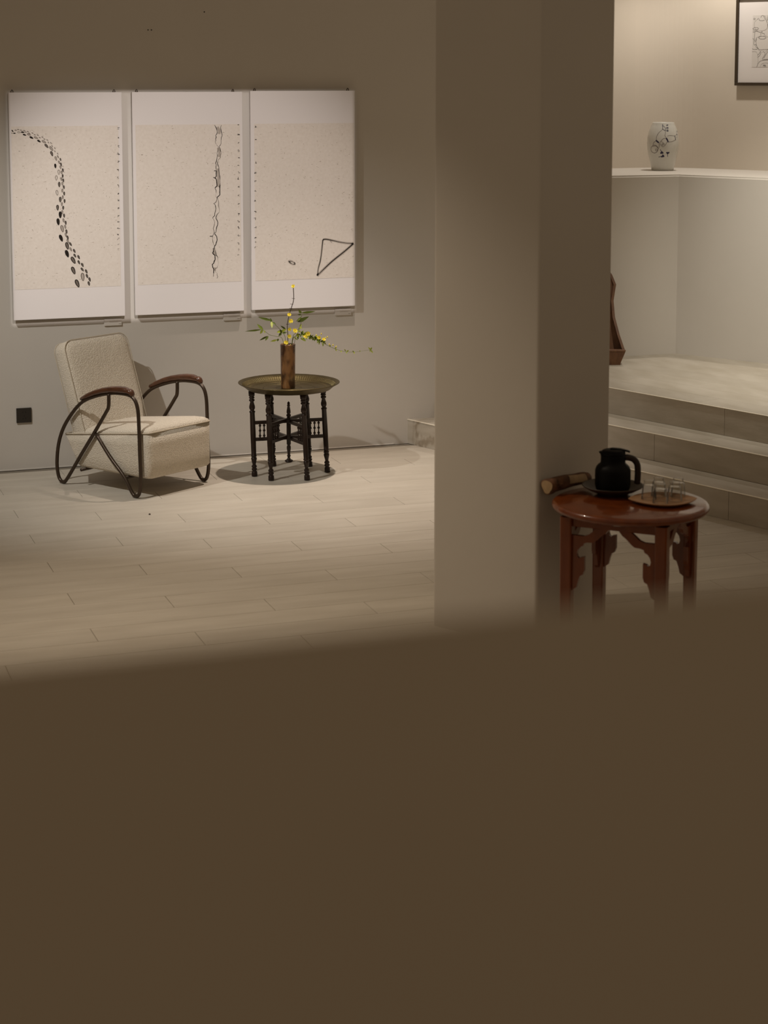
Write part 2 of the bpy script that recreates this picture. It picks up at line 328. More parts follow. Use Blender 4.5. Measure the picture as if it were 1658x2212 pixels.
CRACK =  [[(0.4889, 1.1096), (0.5011, 1.0845), (0.5044, 1.0655), (0.4952, 1.0494), (0.4942, 1.0271), (0.4913, 1.0116), (0.5001, 0.9932), (0.5091, 0.9829), (0.5053, 0.9559), (0.5043, 0.9322), (0.4991, 0.9051), (0.4926, 0.8849), (0.4945, 0.8645), (0.4964, 0.8421), (0.496, 0.8068), (0.4861, 0.7988), (0.4965, 0.7898), (0.4996, 0.7523), (0.4868, 0.7389), (0.4937, 0.7252), (0.4912, 0.6946), (0.4981, 0.6808), (0.4929, 0.6571), (0.4788, 0.6472), (0.4891, 0.6333), (0.4888, 0.6026), (0.4836, 0.5754), (0.4709, 0.5621), (0.4832, 0.5379), (0.4737, 0.5006), (0.4804, 0.473), (0.4675, 0.4515), (0.4694, 0.4323), (0.4747, 0.4047), (0.4794, 0.3909), (0.4743, 0.367), (0.4685, 0.3535), (0.4824, 0.3394), (0.4835, 0.3153), (0.4749, 0.295), (0.4656, 0.285), (0.4689, 0.2677), (0.4744, 0.2572), (0.4728, 0.2332), (0.4702, 0.192)], [(0.53, 1.1092), (0.5269, 1.0842), (0.5336, 1.0537), (0.5285, 1.0369), (0.5267, 0.9996), (0.514, 0.9829), (0.5228, 0.959), (0.5268, 0.942), (0.5223, 0.9184), (0.5067, 0.8982), (0.5045, 0.8813), (0.5126, 0.8608), (0.5143, 0.8268), (0.5195, 0.7859), (0.5178, 0.7587), (0.5161, 0.7315), (0.5157, 0.6975), (0.5002, 0.6842), (0.5083, 0.6533), (0.51, 0.6226), (0.5111, 0.5953), (0.4919, 0.5684), (0.4952, 0.5512), (0.502, 0.534), (0.4947, 0.5068), (0.4909, 0.4796), (0.4824, 0.4675), (0.4941, 0.4521), (0.4974, 0.4315), (0.4887, 0.4043), (0.4794, 0.3909), (0.4862, 0.3701), (0.4894, 0.3426), (0.4998, 0.3285), (0.5029, 0.294), (0.4956, 0.2668), (0.4814, 0.257), (0.4848, 0.2397), (0.4952, 0.2324), (0.4985, 0.2117), (0.4913, 0.1913)]]
CSPUR =  [[(0.4824, 0.8409), (0.4963, 0.8407)], [(0.4778, 0.8016), (0.4944, 0.7959)], [(0.4521, 0.4533), (0.4675, 0.4542)]]
CWASH =  [[(0.5048, 1.0979), (0.5171, 1.0776), (0.5148, 1.0573)], [(0.509, 0.9762), (0.5171, 0.9489), (0.5133, 0.9219)], [(0.5056, 0.8541), (0.5099, 0.7997), (0.5065, 0.7454)], [(0.4759, 0.3841), (0.4798, 0.3566), (0.4879, 0.3357)], [(0.4781, 0.2674), (0.4799, 0.2467)]]
TRI =  [[(0.4462, 0.4125), (0.4666, 0.414), (0.5068, 0.4058), (0.5544, 0.3939), (0.6058, 0.3854), (0.6412, 0.3844)], [(0.4462, 0.4125), (0.4371, 0.3345), (0.4296, 0.2857), (0.4163, 0.2371), (0.411, 0.1939)], [(0.4088, 0.1939), (0.4623, 0.2426), (0.51, 0.2831), (0.5836, 0.3369), (0.6412, 0.383)], [(0.4922, 0.4077), (0.4943, 0.3957)], [(0.501, 0.406), (0.5016, 0.3899)], [(0.2302, 0.2867), (0.2483, 0.2847), (0.259, 0.276), (0.267, 0.2785), (0.2684, 0.2687), (0.254, 0.274), (0.241, 0.278), (0.2324, 0.2852)]]
def ribbon(pts, wds, lift, smooth=3):
    """flat ink stroke on the x/z plane, facing -y"""
    P = [V((p[0], 0, p[1])) for p in pts]
    W = wds if isinstance(wds, list) else [wds]*len(P)
    if smooth > 1 and len(P) > 2:
        WP = [V((w, 0, 0)) for w in W]; P = catmull(P, smooth); W = [max(.0002, w.x) for w in catmull(WP, smooth)]
    vs, fs = [], []
    for i, p in enumerate(P):
        t = (P[min(i+1, len(P)-1)]-P[max(i-1, 0)]); t = t.normalized() if t.length else V((1, 0, 0))
        n = V((-t.z, 0, t.x))
        vs += [p+n*W[i]/2+V((0, -lift, 0)), p-n*W[i]/2+V((0, -lift, 0))]
    fs = [(2*i, 2*i+1, 2*i+3, 2*i+2) for i in range(len(P)-1)]
    return vs, fs
def blob(x, z, ln, wd, ang, lift, n=14, k=.25):
    vs = []
    for i in range(n):
        a = 2*pi*i/n; u = cos(a)*ln/2; w = sin(a)*wd/2*(1-k*cos(a))
        vs.append(V((x+u*cos(ang)-w*sin(ang), -lift, z+u*sin(ang)+w*cos(ang))))
    return vs, [tuple(range(n))]
def ring(x, z, ln, wd, ang, th, lift, n=16, k=.25):
    vs = []
    for s in (0, 1):
        l2, w2 = ln-2*th*s, max(wd-2*th*s, .0004)
        for i in range(n):
            a = 2*pi*i/n; u = cos(a)*l2/2; w = sin(a)*w2/2*(1-k*cos(a))
            vs.append(V((x+u*cos(ang)-w*sin(ang), -lift, z+u*sin(ang)+w*cos(ang))))
    return vs, [(i, (i+1) % n, n+(i+1) % n, n+i) for i in range(n)]
def glyph(x, z, s, rng, lift):
    out = []
    for _ in range(rng.choice((2, 3, 3, 4))):
        a = rng.choice((0, 0, pi/2, .8, -.9)); l = s*rng.uniform(.5, 1); ox, oz = rng.uniform(-.3, .3)*s, rng.uniform(-.35, .35)*s
        out.append(ribbon([(x+ox-cos(a)*l/2, z+oz-sin(a)*l/2), (x+ox+cos(a)*l/2, z+oz+sin(a)*l/2)], s*.16, lift, 1))
    return out
def ink(name, parts, mat, parent):
    if parts: return link(name, mesh(*join_data(parts)), mat, parent)
PLAB = ['white hanging panel with a trail of black footprints, leftmost of the three',
        'white hanging panel with a jagged black crack line, middle of the three',
        'white hanging panel with an open black triangle, behind the yellow flowers']
HOOK = [[.022, .605], [.03, .605], [.03, .61]]
YFR = 10.665; TH = .022
for k, (x0, x1, z0, z1) in enumerate(PANELS):
    w, h = x1-x0, z1-z0; rng = random.Random(k+3)
    t = thing('hanging_panel', PLAB[k], 'artwork', (x0, YFR, z0), 0, 'triptych of ink paintings on the back wall')
    link('board', box_me((0, 0, 0), (w, TH, h), .0025, 2), m_white, t)
    link('hanging_batten', box_me((.06, TH, h-.10), (w-.06, 10.71-YFR, h-.05)), m_white, t)
    link('hanging_batten', box_me((.06, TH, .05), (w-.06, 10.71-YFR, .10)), m_white, t)
    (pa, pb), (pc, pd) = PAPER[k]; pa, pc = max(pa, .004), min(pc, w-.004)
    paper = link('painting_paper', box_me((pa, -.0012, pd), (pc, .001, pb)), m_paper, t)
    fl = []
    for _ in range(330):
        x, z = rng.uniform(pa+.006, pc-.006), rng.uniform(pd+.006, pb-.006); a = rng.uniform(0, pi) if rng.random() < .4 else 0; l = rng.uniform(.003, .011) if rng.random() < .45 else .003
        fl.append(ribbon([(x-cos(a)*l/2, z-sin(a)*l/2), (x+cos(a)*l/2, z+sin(a)*l/2)], rng.uniform(.0011, .0022), .0015, 1))
    o = ink('paper_flecks', fl, m_fleck, paper); o['kind'] = 'stuff'
    gl = []
    for j, (x, z) in enumerate(INS[k]):
        g = glyph(x, z, .0135, rng, .0017)
        gl.append(g)
    n_ = len(gl); last = 2
    for g in gl[:n_-last]: ink('written_character', g, m_ink, paper)['kind'] = 'stuff'
    for g in gl[n_-last:]: ink('written_character', g, m_inklight, paper)['kind'] = 'stuff'
    if k == 0:
        dk, md, lt = [], [], []
        for series in (BIG, SMALL):
            for j, (x, z, l, tone) in enumerate(series):
                # heading of the walk: follow neighbours two apart (left/right feet alternate)
                p, q = series[max(j-2, 0)], series[min(j+2, len(series)-1)]
                ang = atan2(q[1]-p[1], q[0]-p[0]) + rng.uniform(-.12, .12)+pi
                l *= 1.05 if j < 22 else 1.2; wd = l*.44; x = max(pa+l*.5, x); z = max(pd+l*.42, z)
                (dk if tone > .62 else md).append(ring(x, z, l, wd, ang, l*(.10 if series is BIG else .13), .0019, k=-.25))
                if tone > .88: dk.append(blob(x, z, l*.8, wd*.7, ang, .0018, k=-.25))
                elif tone > .65: md.append(blob(x, z, l*.8, wd*.75, ang, .0016, k=-.25))
                elif tone > .4: lt.append(blob(x, z, l*.8, wd*.75, ang, .0016, k=-.25))
        for lst, mt in ((dk, m_ink), (md, m_inkmid), (lt, m_inklight)):
            for d_ in lst: link('footprint', mesh(*d_), mt, paper)
    if k == 1:
        dk, md, lt = [], [], []
        for ln in CRACK:
            pts = []
            for p, q in zip(ln, ln[1:]):
                pts += [p, ((p[0]+q[0])/2+rng.uniform(-.0035, .0035), (p[1]+q[1])/2)]
            wd = [max(.0016, .0034+.0022*sin(j*.9)+rng.uniform(-.001, .0012)) for j in range(len(pts))]
            md.append(ribbon(pts, [w_*.6 for w_ in wd], .0017, 1))
            j = 0
            while j < len(pts)-9:
                n_ = rng.randint(5, 12); dk.append(ribbon(pts[j:j+n_], [.0012]+[rng.uniform(.0018, .0046) for _ in range(len(pts[j:j+n_])-2)]+[.0010], .0019, 1)); j += n_+rng.randint(0, 7)
        for ln in CSPUR: dk.append(ribbon(ln, .004, .0019, 1))
        for ln in CWASH: lt.append(ribbon(ln, [.016]*len(ln), .0016))
        # dark brushed stretches
        for a, b in ((13, 19), (35, 44)):
            dk.append(ribbon(CRACK[0][a:b], .0052, .0018, 1))
        dk.append(ribbon(CRACK[1][14:18], .005, .0018, 1)); dk.append(ribbon(CRACK[1][26:31], .0045, .0018, 1))
        for lst, mt, nm in ((dk, m_ink, 'ink_stroke'), (md, m_inkmid, 'ink_stroke'), (lt, m_inklight, 'ink_wash')):
            for d_ in lst: link(nm, mesh(*d_), mt, paper)
    if k == 2:
        dk, lt = [], []
        T = TRI
        dk += [ribbon(T[0], [.006, .0055, .004, .0028, .0022, .0028], .0019), ribbon(T[1], [.005, .0036, .0044, .003, .0022], .0019), ribbon(T[2], [.0025, .0052, .0062, .0058, .0066], .0019)]
        dk += [ribbon(T[3], .002, .0019, 1), ribbon(T[4], .002, .0019, 1)]
        md = [ribbon(T[5]+T[5][:1], .0045, .0018)]
        lt += [ribbon(T[0], .013, .0016), ribbon(T[1], .011, .0016), ribbon(T[2], .016, .0016)]
        cx_ = sum(p[0] for p in T[5])/8; cz_ = sum(p[1] for p in T[5])/8
        lt.append(blob(cx_, cz_, .055, .026, -.5, .0016, k=0))
        for lst, mt, nm in ((dk, m_ink, 'ink_stroke'), (md, m_ink, 'ink_mark'), (lt, m_inklight, 'ink_wash')):
            for d_ in lst: link(nm, mesh(*d_), mt, paper)
        link('ink_mark', mesh(*blob(cx_+.002, cz_-.001, .026, .007, -.5, .0021, k=0)), m_paper, paper)
    for hx in HOOK[k]:
        o = link('hanging_hook', tube_me(catmull([(-.006, 0, -.004), (-.005, 0, .008), (0, 0, .014), (.005, 0, .008), (.006, 0, -.004)], 3), .0026, 6), m_frame, t); o.location = (hx, .012, h)
CARD = [('small clear label card under the footprint panel', 2.00), ('small clear label card under the crack panel', 2.715), ('small clear label card under the triangle panel', 3.435)]
for k, (lab, x) in enumerate(CARD):
    x0, x1, z0, z1 = PANELS[k]
    c = thing('label_card', lab, 'label', (x1-.118, 10.7, z0-.060), 0, 'label cards under the panels')
    link('card', box_me((0, 0, 0), (.104, .010, .040), .0015, 1), m_card, c)
    link('printed_text', mesh(*join_data([ribbon([(.03, .027), (.095, .027)], .0016, .0006, 1), ribbon([(.03, .021), (.08, .021)], .0014, .0006, 1), ribbon([(.085, .010), (.098, .010)], .003, .0006, 1)])), m_inklight, c)['kind'] = 'stuff'

# ------------------------------------------------------------------ wall socket
s = thing('wall_socket', 'dark square power socket low on the wall left of the armchair', 'socket', (1.474, 10.71, .281))
link('plate', box_me((0, -.011, 0), (.086, 0, .086), .002, 2), m_socket, s)
for x, z, a in ((.036, .062, 0), (.052, .062, 0), (.044, .040, 0), (.037, .024, .6), (.052, .025, -.6)):
    o = link('socket_slot', box_me((-.0016, -.0115, -.0045), (.0016, -.0105, .0045)), m_hole, s); o.location = (x, 0, z); o.rotation_euler = (0, a, 0)

# ------------------------------------------------------------------ armchair
CH = thing('armchair', 'cream boucle armchair with bent bronze tube frame and brown wooden arms', 'armchair', (2.040, 10.171, 0), radians(32.64))
# local x = across the chair, local -y = front; profile coordinate v = forward
def cp(u, v, z): return V((u, -v, z))
FRM = [(-.005, .32), (.103, .205), (.212, .108), (.272, .028), (.298, .011), (.326, .026), (.341, .10), (.337, .25), (.334, .38), (.328, .485), (.306, .54), (.265, .563), (.19, .566), (.116, .559), (0, .531), (-.108, .487), (-.192, .416), (-.268, .322), (-.312, .222), (-.328, .111), (-.314, .034), (-.28, .011), (-.246, .034), (-.126, .188), (-.014, .328), (.08, .45), (.1, .485), (.103, .556)]
for s_ in (-1, 1):
    u = .266*s_
    pts = catmull([cp(u, v, max(z, .0105)) for v, z in FRM], 5)
    fr = link('side_frame', tube_me(pts, .0102, 10), m_tube, CH, True)
    rings = []
    AR = [(-.118, .499, .503, .008), (-.114, .495, .514, .014), (-.06, .514, .543, .0195), (0, .537, .567, .022), (.06, .553, .585, .023), (.12, .564, .598, .0235), (.18, .570, .606, .0235), (.225, .572, .607, .023), (.247, .572, .602, .0215), (.256, .572, .597, .0195), (.266, .571, .600, .021), (.28, .566, .595, .0195), (.290, .560, .583, .015), (.293, .563, .573, .006)]
    for v, zb, zt, hw in AR:
        rings.append([cp(u+hw*math.copysign(abs(cos(a))**.75, cos(a)), v, (zb+zt)/2+(zt-zb)/2*math.copysign(abs(sin(a))**.75, sin(a))) for a in [2*pi*q/14 for q in range(14)]])
    link('armrest', loft_me(rings), m_arm, CH, True)
for v, z in ((-.135, .098), (.205, .098)):
    link('cross_bar', tube_me([(-.262, -v, z), (.262, -v, z)], .009, 8), m_tube, CH, True)
# seat block: rounded rectangle rings in (u, v), bottom flat, top tilted back
def zt(v): return .283+(.366-.283)*(v+.30)/.69
rings = []
HS = .246
def ring_uv(hx, lo, hi, r, zf):
    return [cp(x, y, zf(x, y)) for x, y in rrect(hx, lo, hi, r, 5)]
lo_b, lo_t, hi = -.195, -.298, .388
rings.append(ring_uv(HS-.03, lo_b+.03, hi-.03, .02, lambda x, y: .106))
rings.append(ring_uv(HS-.012, lo_b+.010, hi-.010, .03, lambda x, y: .110))
rings.append(ring_uv(HS, lo_b, hi, .032, lambda x, y: .124))
for q in (.35, .7, .97):
    lo = lo_b+(lo_t-lo_b)*q
    rings.append(ring_uv(HS, lo, hi, .032, lambda x, y, q=q: .124+(zt(y)-.124)*q))
seat = link('seat', loft_me(rings, True, True), m_boucle, CH, True)
rings = []
for q, ins in ((0, .002), (.10, .0), (.30, .004), (.6, .022), (.8, .055), (.93, .11), (1, .18)):
    rings.append([cp(x, y, zt(y)-.004+.046*q) for x, y in rrect(HS-ins, -.24+ins*.4, hi-ins, .032, 5)])
link('seat_cushion', loft_me(rings, True, True), m_boucle, CH, True)
link('piping', tube_me([cp(x, y, zt(y)-.002) for x, y in rrect(HS+.0015, -.29, hi+.0015, .032, 5)], .0040, 6, True), m_piping, seat, True)
# backrest
bo = V((0, .125, .338)); td = V((0, .318, .948)).normalized(); nf = V((0, -td.z, td.y))   # up the back, and forward normal
rings = []
HB = .243
for off, ins in ((-.102, .030), (-.097, .010), (-.085, 0), (-.022, 0), (-.006, .003), (.004, .014), (.011, .04), (.017, .09), (.019, .15)):
    rings.append([bo+V((x, 0, 0))+td*y+nf*off for x, y in rrect(HB-ins, -.105+ins, .497-ins, .062-min(ins*.5, .02), 8)])
bk = link('backrest', loft_me(rings), m_boucle, CH, True)
for off in (-.002, -.092):
    link('piping', tube_me([bo+V((x, 0, 0))+td*y+nf*off for x, y in rrect(HB+.0005, -.100, .4975, .062, 8)], .0028, 6, True), m_piping, bk, True)

# ------------------------------------------------------------------ tray table
TT = thing('folding_tray_table', 'round brass tray table on a dark turned folding wooden stand', 'table', (2.952, 10.105, 0))
cT = V((2.952, 10.105, 0))
rx_ = V((rt.x, rt.y, 0))
feet = [(2.735, 10.098), (2.795, 9.958), (2.990, 9.900), (3.163, 10.067), (3.112, 10.250), (2.914, 10.330)]
lean = rx_*-.019
LEGP = [(0, 0), (.0150, 0), (.0172, .003), (.0160, .028), (.0105, .033), (.0155, .038), (.0160, .046), (.0105, .051), (.0155, .055), (.0150, .061), (.0092, .069), (.0125, .085), (.0165, .102), (.0160, .110), (.0108, .113), (.0166, .117), (.0166, .121), (.0142, .124), (.0155, .25), (.0142, .370), (.0172, .374), (.0172, .379), (.0105, .384), (.0165, .396), (.0168, .408), (.0095, .434), (.0160, .440), (.0160, .447), (.0105, .451), (.0160, .455), (.0160, .460), (.0128, .463), (.0172, .470), (.0185, .4955), (0, .4955)]
leg_me = lathe_me(LEGP, 14); leg_me.materials.append(m_dark); leg_me.shade_smooth()
def legpos(i, z):
    f_ = V((*feet[i], 0))-cT; tp = f_*.975+lean
    return f_*(1-z/.4955)+tp*(z/.4955)+V((0, 0, z))
for i in range(6):
    b0, b1 = legpos(i, 0), legpos(i, .4955)
    o = link('leg', leg_me, None, TT); o.location = b0; o.rotation_euler = (b1-b0).to_track_quat('Z', 'Y').to_euler()
SPP = [(0, 0), (.0042, 0), (.0042, .005), (.0086, .012), (.0042, .019), (.0036, .030), (.0042, .035), (.0086, .042), (.0042, .049), (.0036, .060), (.0042, .064), (.0086, .071), (.0042, .078), (.0042, .082), (0, .082)]
sp_me = lathe_me(SPP, 10); sp_me.materials.append(m_dark); sp_me.shade_smooth()
for (i, j), zo in (((0, 3), .0), ((1, 4), .006), ((2, 5), -.006)):
    for zc in (.215+zo, .312+zo):
        a, b = legpos(i, zc), legpos(j, zc); d = (b-a).normalized(); n = V((-d.y, d.x, 0))
        vs = [p+n*sx*.0070+V((0, 0, sz*.0095)) for p in (a, b) for sx, sz in ((-1, -1), (1, -1), (1, 1), (-1, 1))]
        link('rail', mesh(vs, [(0, 1, 2, 3), (7, 6, 5, 4), (0, 4, 5, 1), (1, 5, 6, 2), (2, 6, 7, 3), (3, 7, 4, 0)]), m_dark, TT)
    a, b = legpos(i, .2235+zo), legpos(j, .2235+zo); d = (b-a).normalized()
    for e, s_ in ((a, 1), (b, -1)):
        for q in (.040, .064, .088):
            o = link('spindle', sp_me, None, TT); o.location = e+d*s_*q-V((0, 0, .001))
FIN = [(0, .064), (.012, .066), (.0182, .073), (.0175, .078), (.010, .083), (.0060, .090), (.0058, .100), (.0092, .104), (.0060, .108), (.0066, .125), (.0092, .148), (.0085, .160), (.0058, .168), (.0092, .172), (.0095, .200), (.0095, .325), (.0060, .332), (.0100, .337), (.0098, .345), (.0062, .350), (.0090, .357), (.0085, .368), (.0050, .395), (.0076, .399), (.0048, .404), (.0060, .414), (0, .424)]
link('centre_spindle', lathe_me([(r*1.35, z) for r, z in FIN], 14), m_dark, TT, True).location = (-.009, .003, 0)
TRAY = [(0, .4955), (.225, .4955), (.240, .498), (.262, .517), (.289, .5325), (.2915, .534), (.2915, .5365), (.288, .5375), (.262, .5225), (.243, .5045), (.234, .5015), (.228, .5030), (.222, .5010), (0, .5010)]
tray = link('brass_tray', lathe_me(TRAY, 96), m_brass, TT, True); tray.location = (-.006, .002, 0)
fl = []
for q in range(120):                                  # reeded rim slope
    a = 2*pi*q/120; c, s_ = cos(a), sin(a)
    fl.append(tube_data([(c*.247, s_*.247, .5085), (c*.268, s_*.268, .5265)], .0022, 4))
o = link('rim_reeding', mesh(*join_data(fl)), m_brass, tray); o['kind'] = 'stuff'
for rr in (.215, .150, .148, .075):
    link('engraved_ring', tube_me([(rr*cos(2*pi*q/64), rr*sin(2*pi*q/64), .501) for q in range(64)], .0012, 4, True), m_brass, tray)

# ------------------------------------------------------------------ flower vase
VX, VY, VZ = 2.941, 10.109, .5012
FV = thing('flower_vase', 'tall brown glazed cylinder vase on the brass tray', 'vase', (VX, VY, VZ))
link('body', lathe_me([(0, 0), (.039, 0), (.0405, .003), (.0412, .02), (.0422, .12), (.0432, .235), (.0440, .252), (.0436, .2545), (.0395, .2545), (.0385, .245), (.0375, .05), (0, .05)], 40), m_vase, FV, True)
link('inside_shade', lathe_me([(0, .236), (.0375, .236)], 32), m_vase_shade, FV)  # dark disc below the rim, shade painted as a surface
rx = V((rt.x, rt.y, 0)); dy = V((fw.x, fw.y, 0)).normalized()
def FP(zx, zy, d=0):
    """measured offsets beside the vase: lateral, height above vase base, depth"""
    lat = (zx/5.717+530-622)/372; z = .2543+(738-(600+zy/5.717))/372
    return rx*lat+dy*d+V((0, 0, z))
def leaf_data(a, b, wd, side=None, fold=.3, droop=.0):
    a, b = V(a), V(b); d = b-a; l = d.length; d = d/l
    n = V(side) if side else -dy; n = (n-d*n.dot(d)).normalized(); s_ = d.cross(n)
    vs, fs = [], []
    for t, w in ((0, .04), (.15, .6), (.38, 1), (.65, .75), (.86, .34), (1, .02)):
        c = a+d*l*t+n*(-droop*l*t*t)
        vs += [c-s_*w*wd/2+n*fold*w*wd/2, c, c+s_*w*wd/2+n*fold*w*wd/2]
    for i in range(5):
        for k in (0, 1): fs.append((3*i+k, 3*i+k+1, 3*i+k+4, 3*i+k+3))
    return vs, fs
def leaf(parent, a, b, wd, mat, tw=0, **kw):
    sd_ = -dy*cos(tw)+V((0, 0, 1))*sin(tw)*.8+rx*sin(tw)*.5
    return link('leaf', mesh(*leaf_data(a, b, wd, sd_, **kw)), mat, parent, True)
def blossom_me(r, rng, petals=7):
    parts = []
    for ly, (n, rad, lift) in enumerate(((petals, r, .1), (petals-2, r*.72, .45))):
        for k in range(n):
            a = 2*pi*(k+ly*.5)/n+rng.uniform(-.15, .15); d = V((cos(a), sin(a), lift)).normalized(); s_ = V((-sin(a), cos(a), 0))
            w = rad*.62; q = [V((0, 0, 0)), d*rad*.35-s_*w*.38, d*rad*.78-s_*w*.5, d*rad+V((0, 0, rad*.08)), d*rad*.78+s_*w*.5, d*rad*.35+s_*w*.38, d*rad*.6+V((0, 0, -rad*.08))]
            parts.append((q, [(0, 1, 6), (1, 2, 6), (2, 3, 6), (3, 4, 6), (4, 5, 6), (5, 0, 6)]))
    return mesh(*join_data(parts))
rngf = random.Random(11)
def blossom(parent, p, r, face=None):
    o = link('blossom', blossom_me(r, rngf), m_yel, parent); o.location = p
    f_ = face or (-dy+V((rngf.uniform(-.5, .5), rngf.uniform(-.3, .3), rngf.uniform(.1, .8))))
    o.rotation_euler = f_.normalized().to_track_quat('Z', 'Y').to_euler()
    c = link('flower_centre', lathe_me([(0, 0), (r*.18, r*.05), (r*.2, r*.16), (0, r*.3)], 8), m_yelc, o)
    return o
def bud(parent, a, d, l):
    o = link('bud', lathe_me([(0, 0), (l*.18, l*.15), (l*.27, l*.45), (l*.16, l*.85), (0, l)], 7), m_yel, parent, True); o.location = a
    o.rotation_euler = V(d).to_track_quat('Z', 'Y').to_euler()
base = (VX, VY, VZ)
# upright branch
U = thing('flower_branch', 'upright bare brown branch with yellow double blossoms in the vase', 'flowers', base)
up_pts = [V((-.012, 0, .06)), FP(527, 740), FP(522, 560), FP(545, 430, .01), FP(570, 350, .01), FP(600, 240, .01), FP(598, 110, 0), FP(597, 85, 0)]
link('stem', tube_me(catmull(up_pts, 5), .0022, 6), m_stem, U, True)
for zx, zy in ((597, 232), (578, 300), (567, 352), (525, 548)):
    c = FP(zx, zy, .008)
    for s_ in (-1, 1): link('twig', tube_me([c, c+rx*s_*.009+V((0, 0, -.001*s_))], .0013, 5), m_stem, U)
for zx, zy, r in ((597, 76, .0125), (548, 423, .0125), (566, 503, .0145), (551, 604, .0115), (550, 690, .0135), (506, 766, .0145)):
    blossom(U, FP(zx, zy, -.012), r)
# arching spray to the right
S = thing('flower_spray', 'leafy spray of yellow blossoms arching right out of the vase', 'flowers', base)
sp_pts = [V((.012, 0, .07)), FP(585, 745), FP(640, 690), FP(700, 668), FP(760, 690), FP(860, 722), FP(940, 765), FP(1040, 820), FP(1110, 850), FP(1180, 872), FP(1240, 882), FP(1330, 886), FP(1400, 879), FP(1540, 858)]
spc = catmull(sp_pts, 6)
link('stem', tube_me(spc, [.0021-.0014*i/len(spc) for i in range(len(spc))], 6), m_gstem, S, True)
s2 = catmull([V((.01, 0, .07)), FP(580, 740, .02), FP(620, 660, .02), FP(680, 575, .02)], 5)
link('stem', tube_me(s2, .0016, 6), m_gstem, S, True)
for zx, zy, r in ((618, 620, .0155), (775, 657, .0145), (742, 690, .012), (967, 727, .012), (910, 705, .011)):
    blossom(S, FP(zx, zy, -.015), r)
for zx, zy in ((935, 650), (1008, 690), (870, 665), (557, 790), (1030, 780), (1075, 788), (1112, 808), (890, 690), (985, 700)):
    p = FP(zx, zy+25, -.004); bud(S, p, V((rngf.uniform(-.3, .3), 0, 1)), .012)
for zx in range(630, 965, 8):
    i = min(range(len(spc)), key=lambda q: abs(spc[q].dot(rx)-((zx/5.717+530-622)/372)) + (1 if q < 12 else 0)*0)
    c = spc[i]
    for _ in range(2):
        d = rx*rngf.uniform(-.5, 1)+V((0, 0, 1))*rngf.uniform(-1, 1.2)-dy*rngf.uniform(-.3, 1)
        leaf(S, c, c+d.normalized()*rngf.uniform(.014, .027), rngf.uniform(.007, .012), m_leaf2 if rngf.random() < .6 else m_leaf, rngf.uniform(-.8, .8))
for zx, zy, ex, ey in ((1100, 850, 1120, 815), (1110, 850, 1120, 875), (1180, 870, 1172, 890), (1235, 875, 1215, 850), (1240, 880, 1245, 905), (1245, 880, 1270, 862), (1330, 885, 1315, 870), (1330, 885, 1340, 908), (1400, 879, 1412, 870), (1540, 860, 1505, 825), (1540, 858, 1550, 825), (1540, 860, 1562, 900), (1535, 860, 1530, 885), (985, 790, 975, 765), (1045, 820, 1040, 795), (680, 575, 670, 610), (680, 575, 700, 600), (650, 620, 690, 645), (600, 700, 650, 740), (680, 715, 745, 755)):
    leaf(S, FP(zx, zy), FP(ex, ey, -.004), .0095, m_leaf2, rngf.uniform(-.5, .5))
# bamboo sprigs
BAM = [('bamboo sprig reaching up left from the vase', [V((-.02, 0, .07)), FP(500, 750, .01), FP(440, 625, .01), FP(365, 540, .0), FP(330, 508, 0)],
        [(330, 500, 165, 460, .014), (335, 520, 310, 470, .013), (330, 510, 338, 585, .014), (345, 520, 385, 545, .010), (440, 630, 395, 640, .014), (500, 605, 440, 555, .010), (440, 640, 515, 598, .015), (450, 650, 415, 690, .013), (455, 655, 430, 600, .014), (460, 660, 520, 640, .012)]),
       ('bamboo sprig spreading low to the left of the vase', [V((-.022, -.01, .07)), FP(470, 750, -.01), FP(390, 690, -.02), FP(310, 670, -.02), FP(260, 632, -.02), FP(215, 605, -.02)],
        [(210, 605, 10, 620, .010), (230, 612, 155, 535, .015), (225, 605, 192, 660, .013), (280, 685, 185, 732, .011), (292, 682, 255, 740, .012), (400, 730, 315, 748, .010), (415, 715, 400, 750, .011), (240, 612, 262, 642, .009)]),
       ('bamboo sprig rising behind the yellow blossoms to the right', [V((.02, .02, .07)), FP(610, 745, .03), FP(645, 660, .04), FP(680, 560, .05), FP(690, 430, .05)],
        [(690, 425, 655, 375, .015), (690, 418, 862, 400, .013), (640, 530, 785, 455, .020), (690, 440, 640, 440, .008), (690, 470, 625, 520, .010), (670, 590, 690, 560, .010), (690, 720, 748, 758, .010)])]
for lab, st, lv in BAM:
    b = thing('bamboo_sprig', lab, 'leaves', base, 0, 'bamboo sprigs in the vase')
    link('stem', tube_me(catmull(st, 5), .0013, 5), m_gstem, b, True)
    for ax, ay, bx_, by_, w in lv:
        leaf(b, FP(ax, ay, st[-2].dot(dy)), FP(bx_, by_, st[-2].dot(dy)-.01+rngf.uniform(-.02, .02)), w*1.15, m_leaf if rngf.random() < .75 else m_leaf2, rngf.uniform(-.6, .6))
sk = tag(link('fallen_seed', lathe_me([(0, 0), (.004, .001), (.006, .004), (.003, .007), (0, .008)], 8), m_stem), 'tiny dark dried seed lying on the floor in front of the armchair', 'seed'); sk.location = (1.968, 9.37, 0)

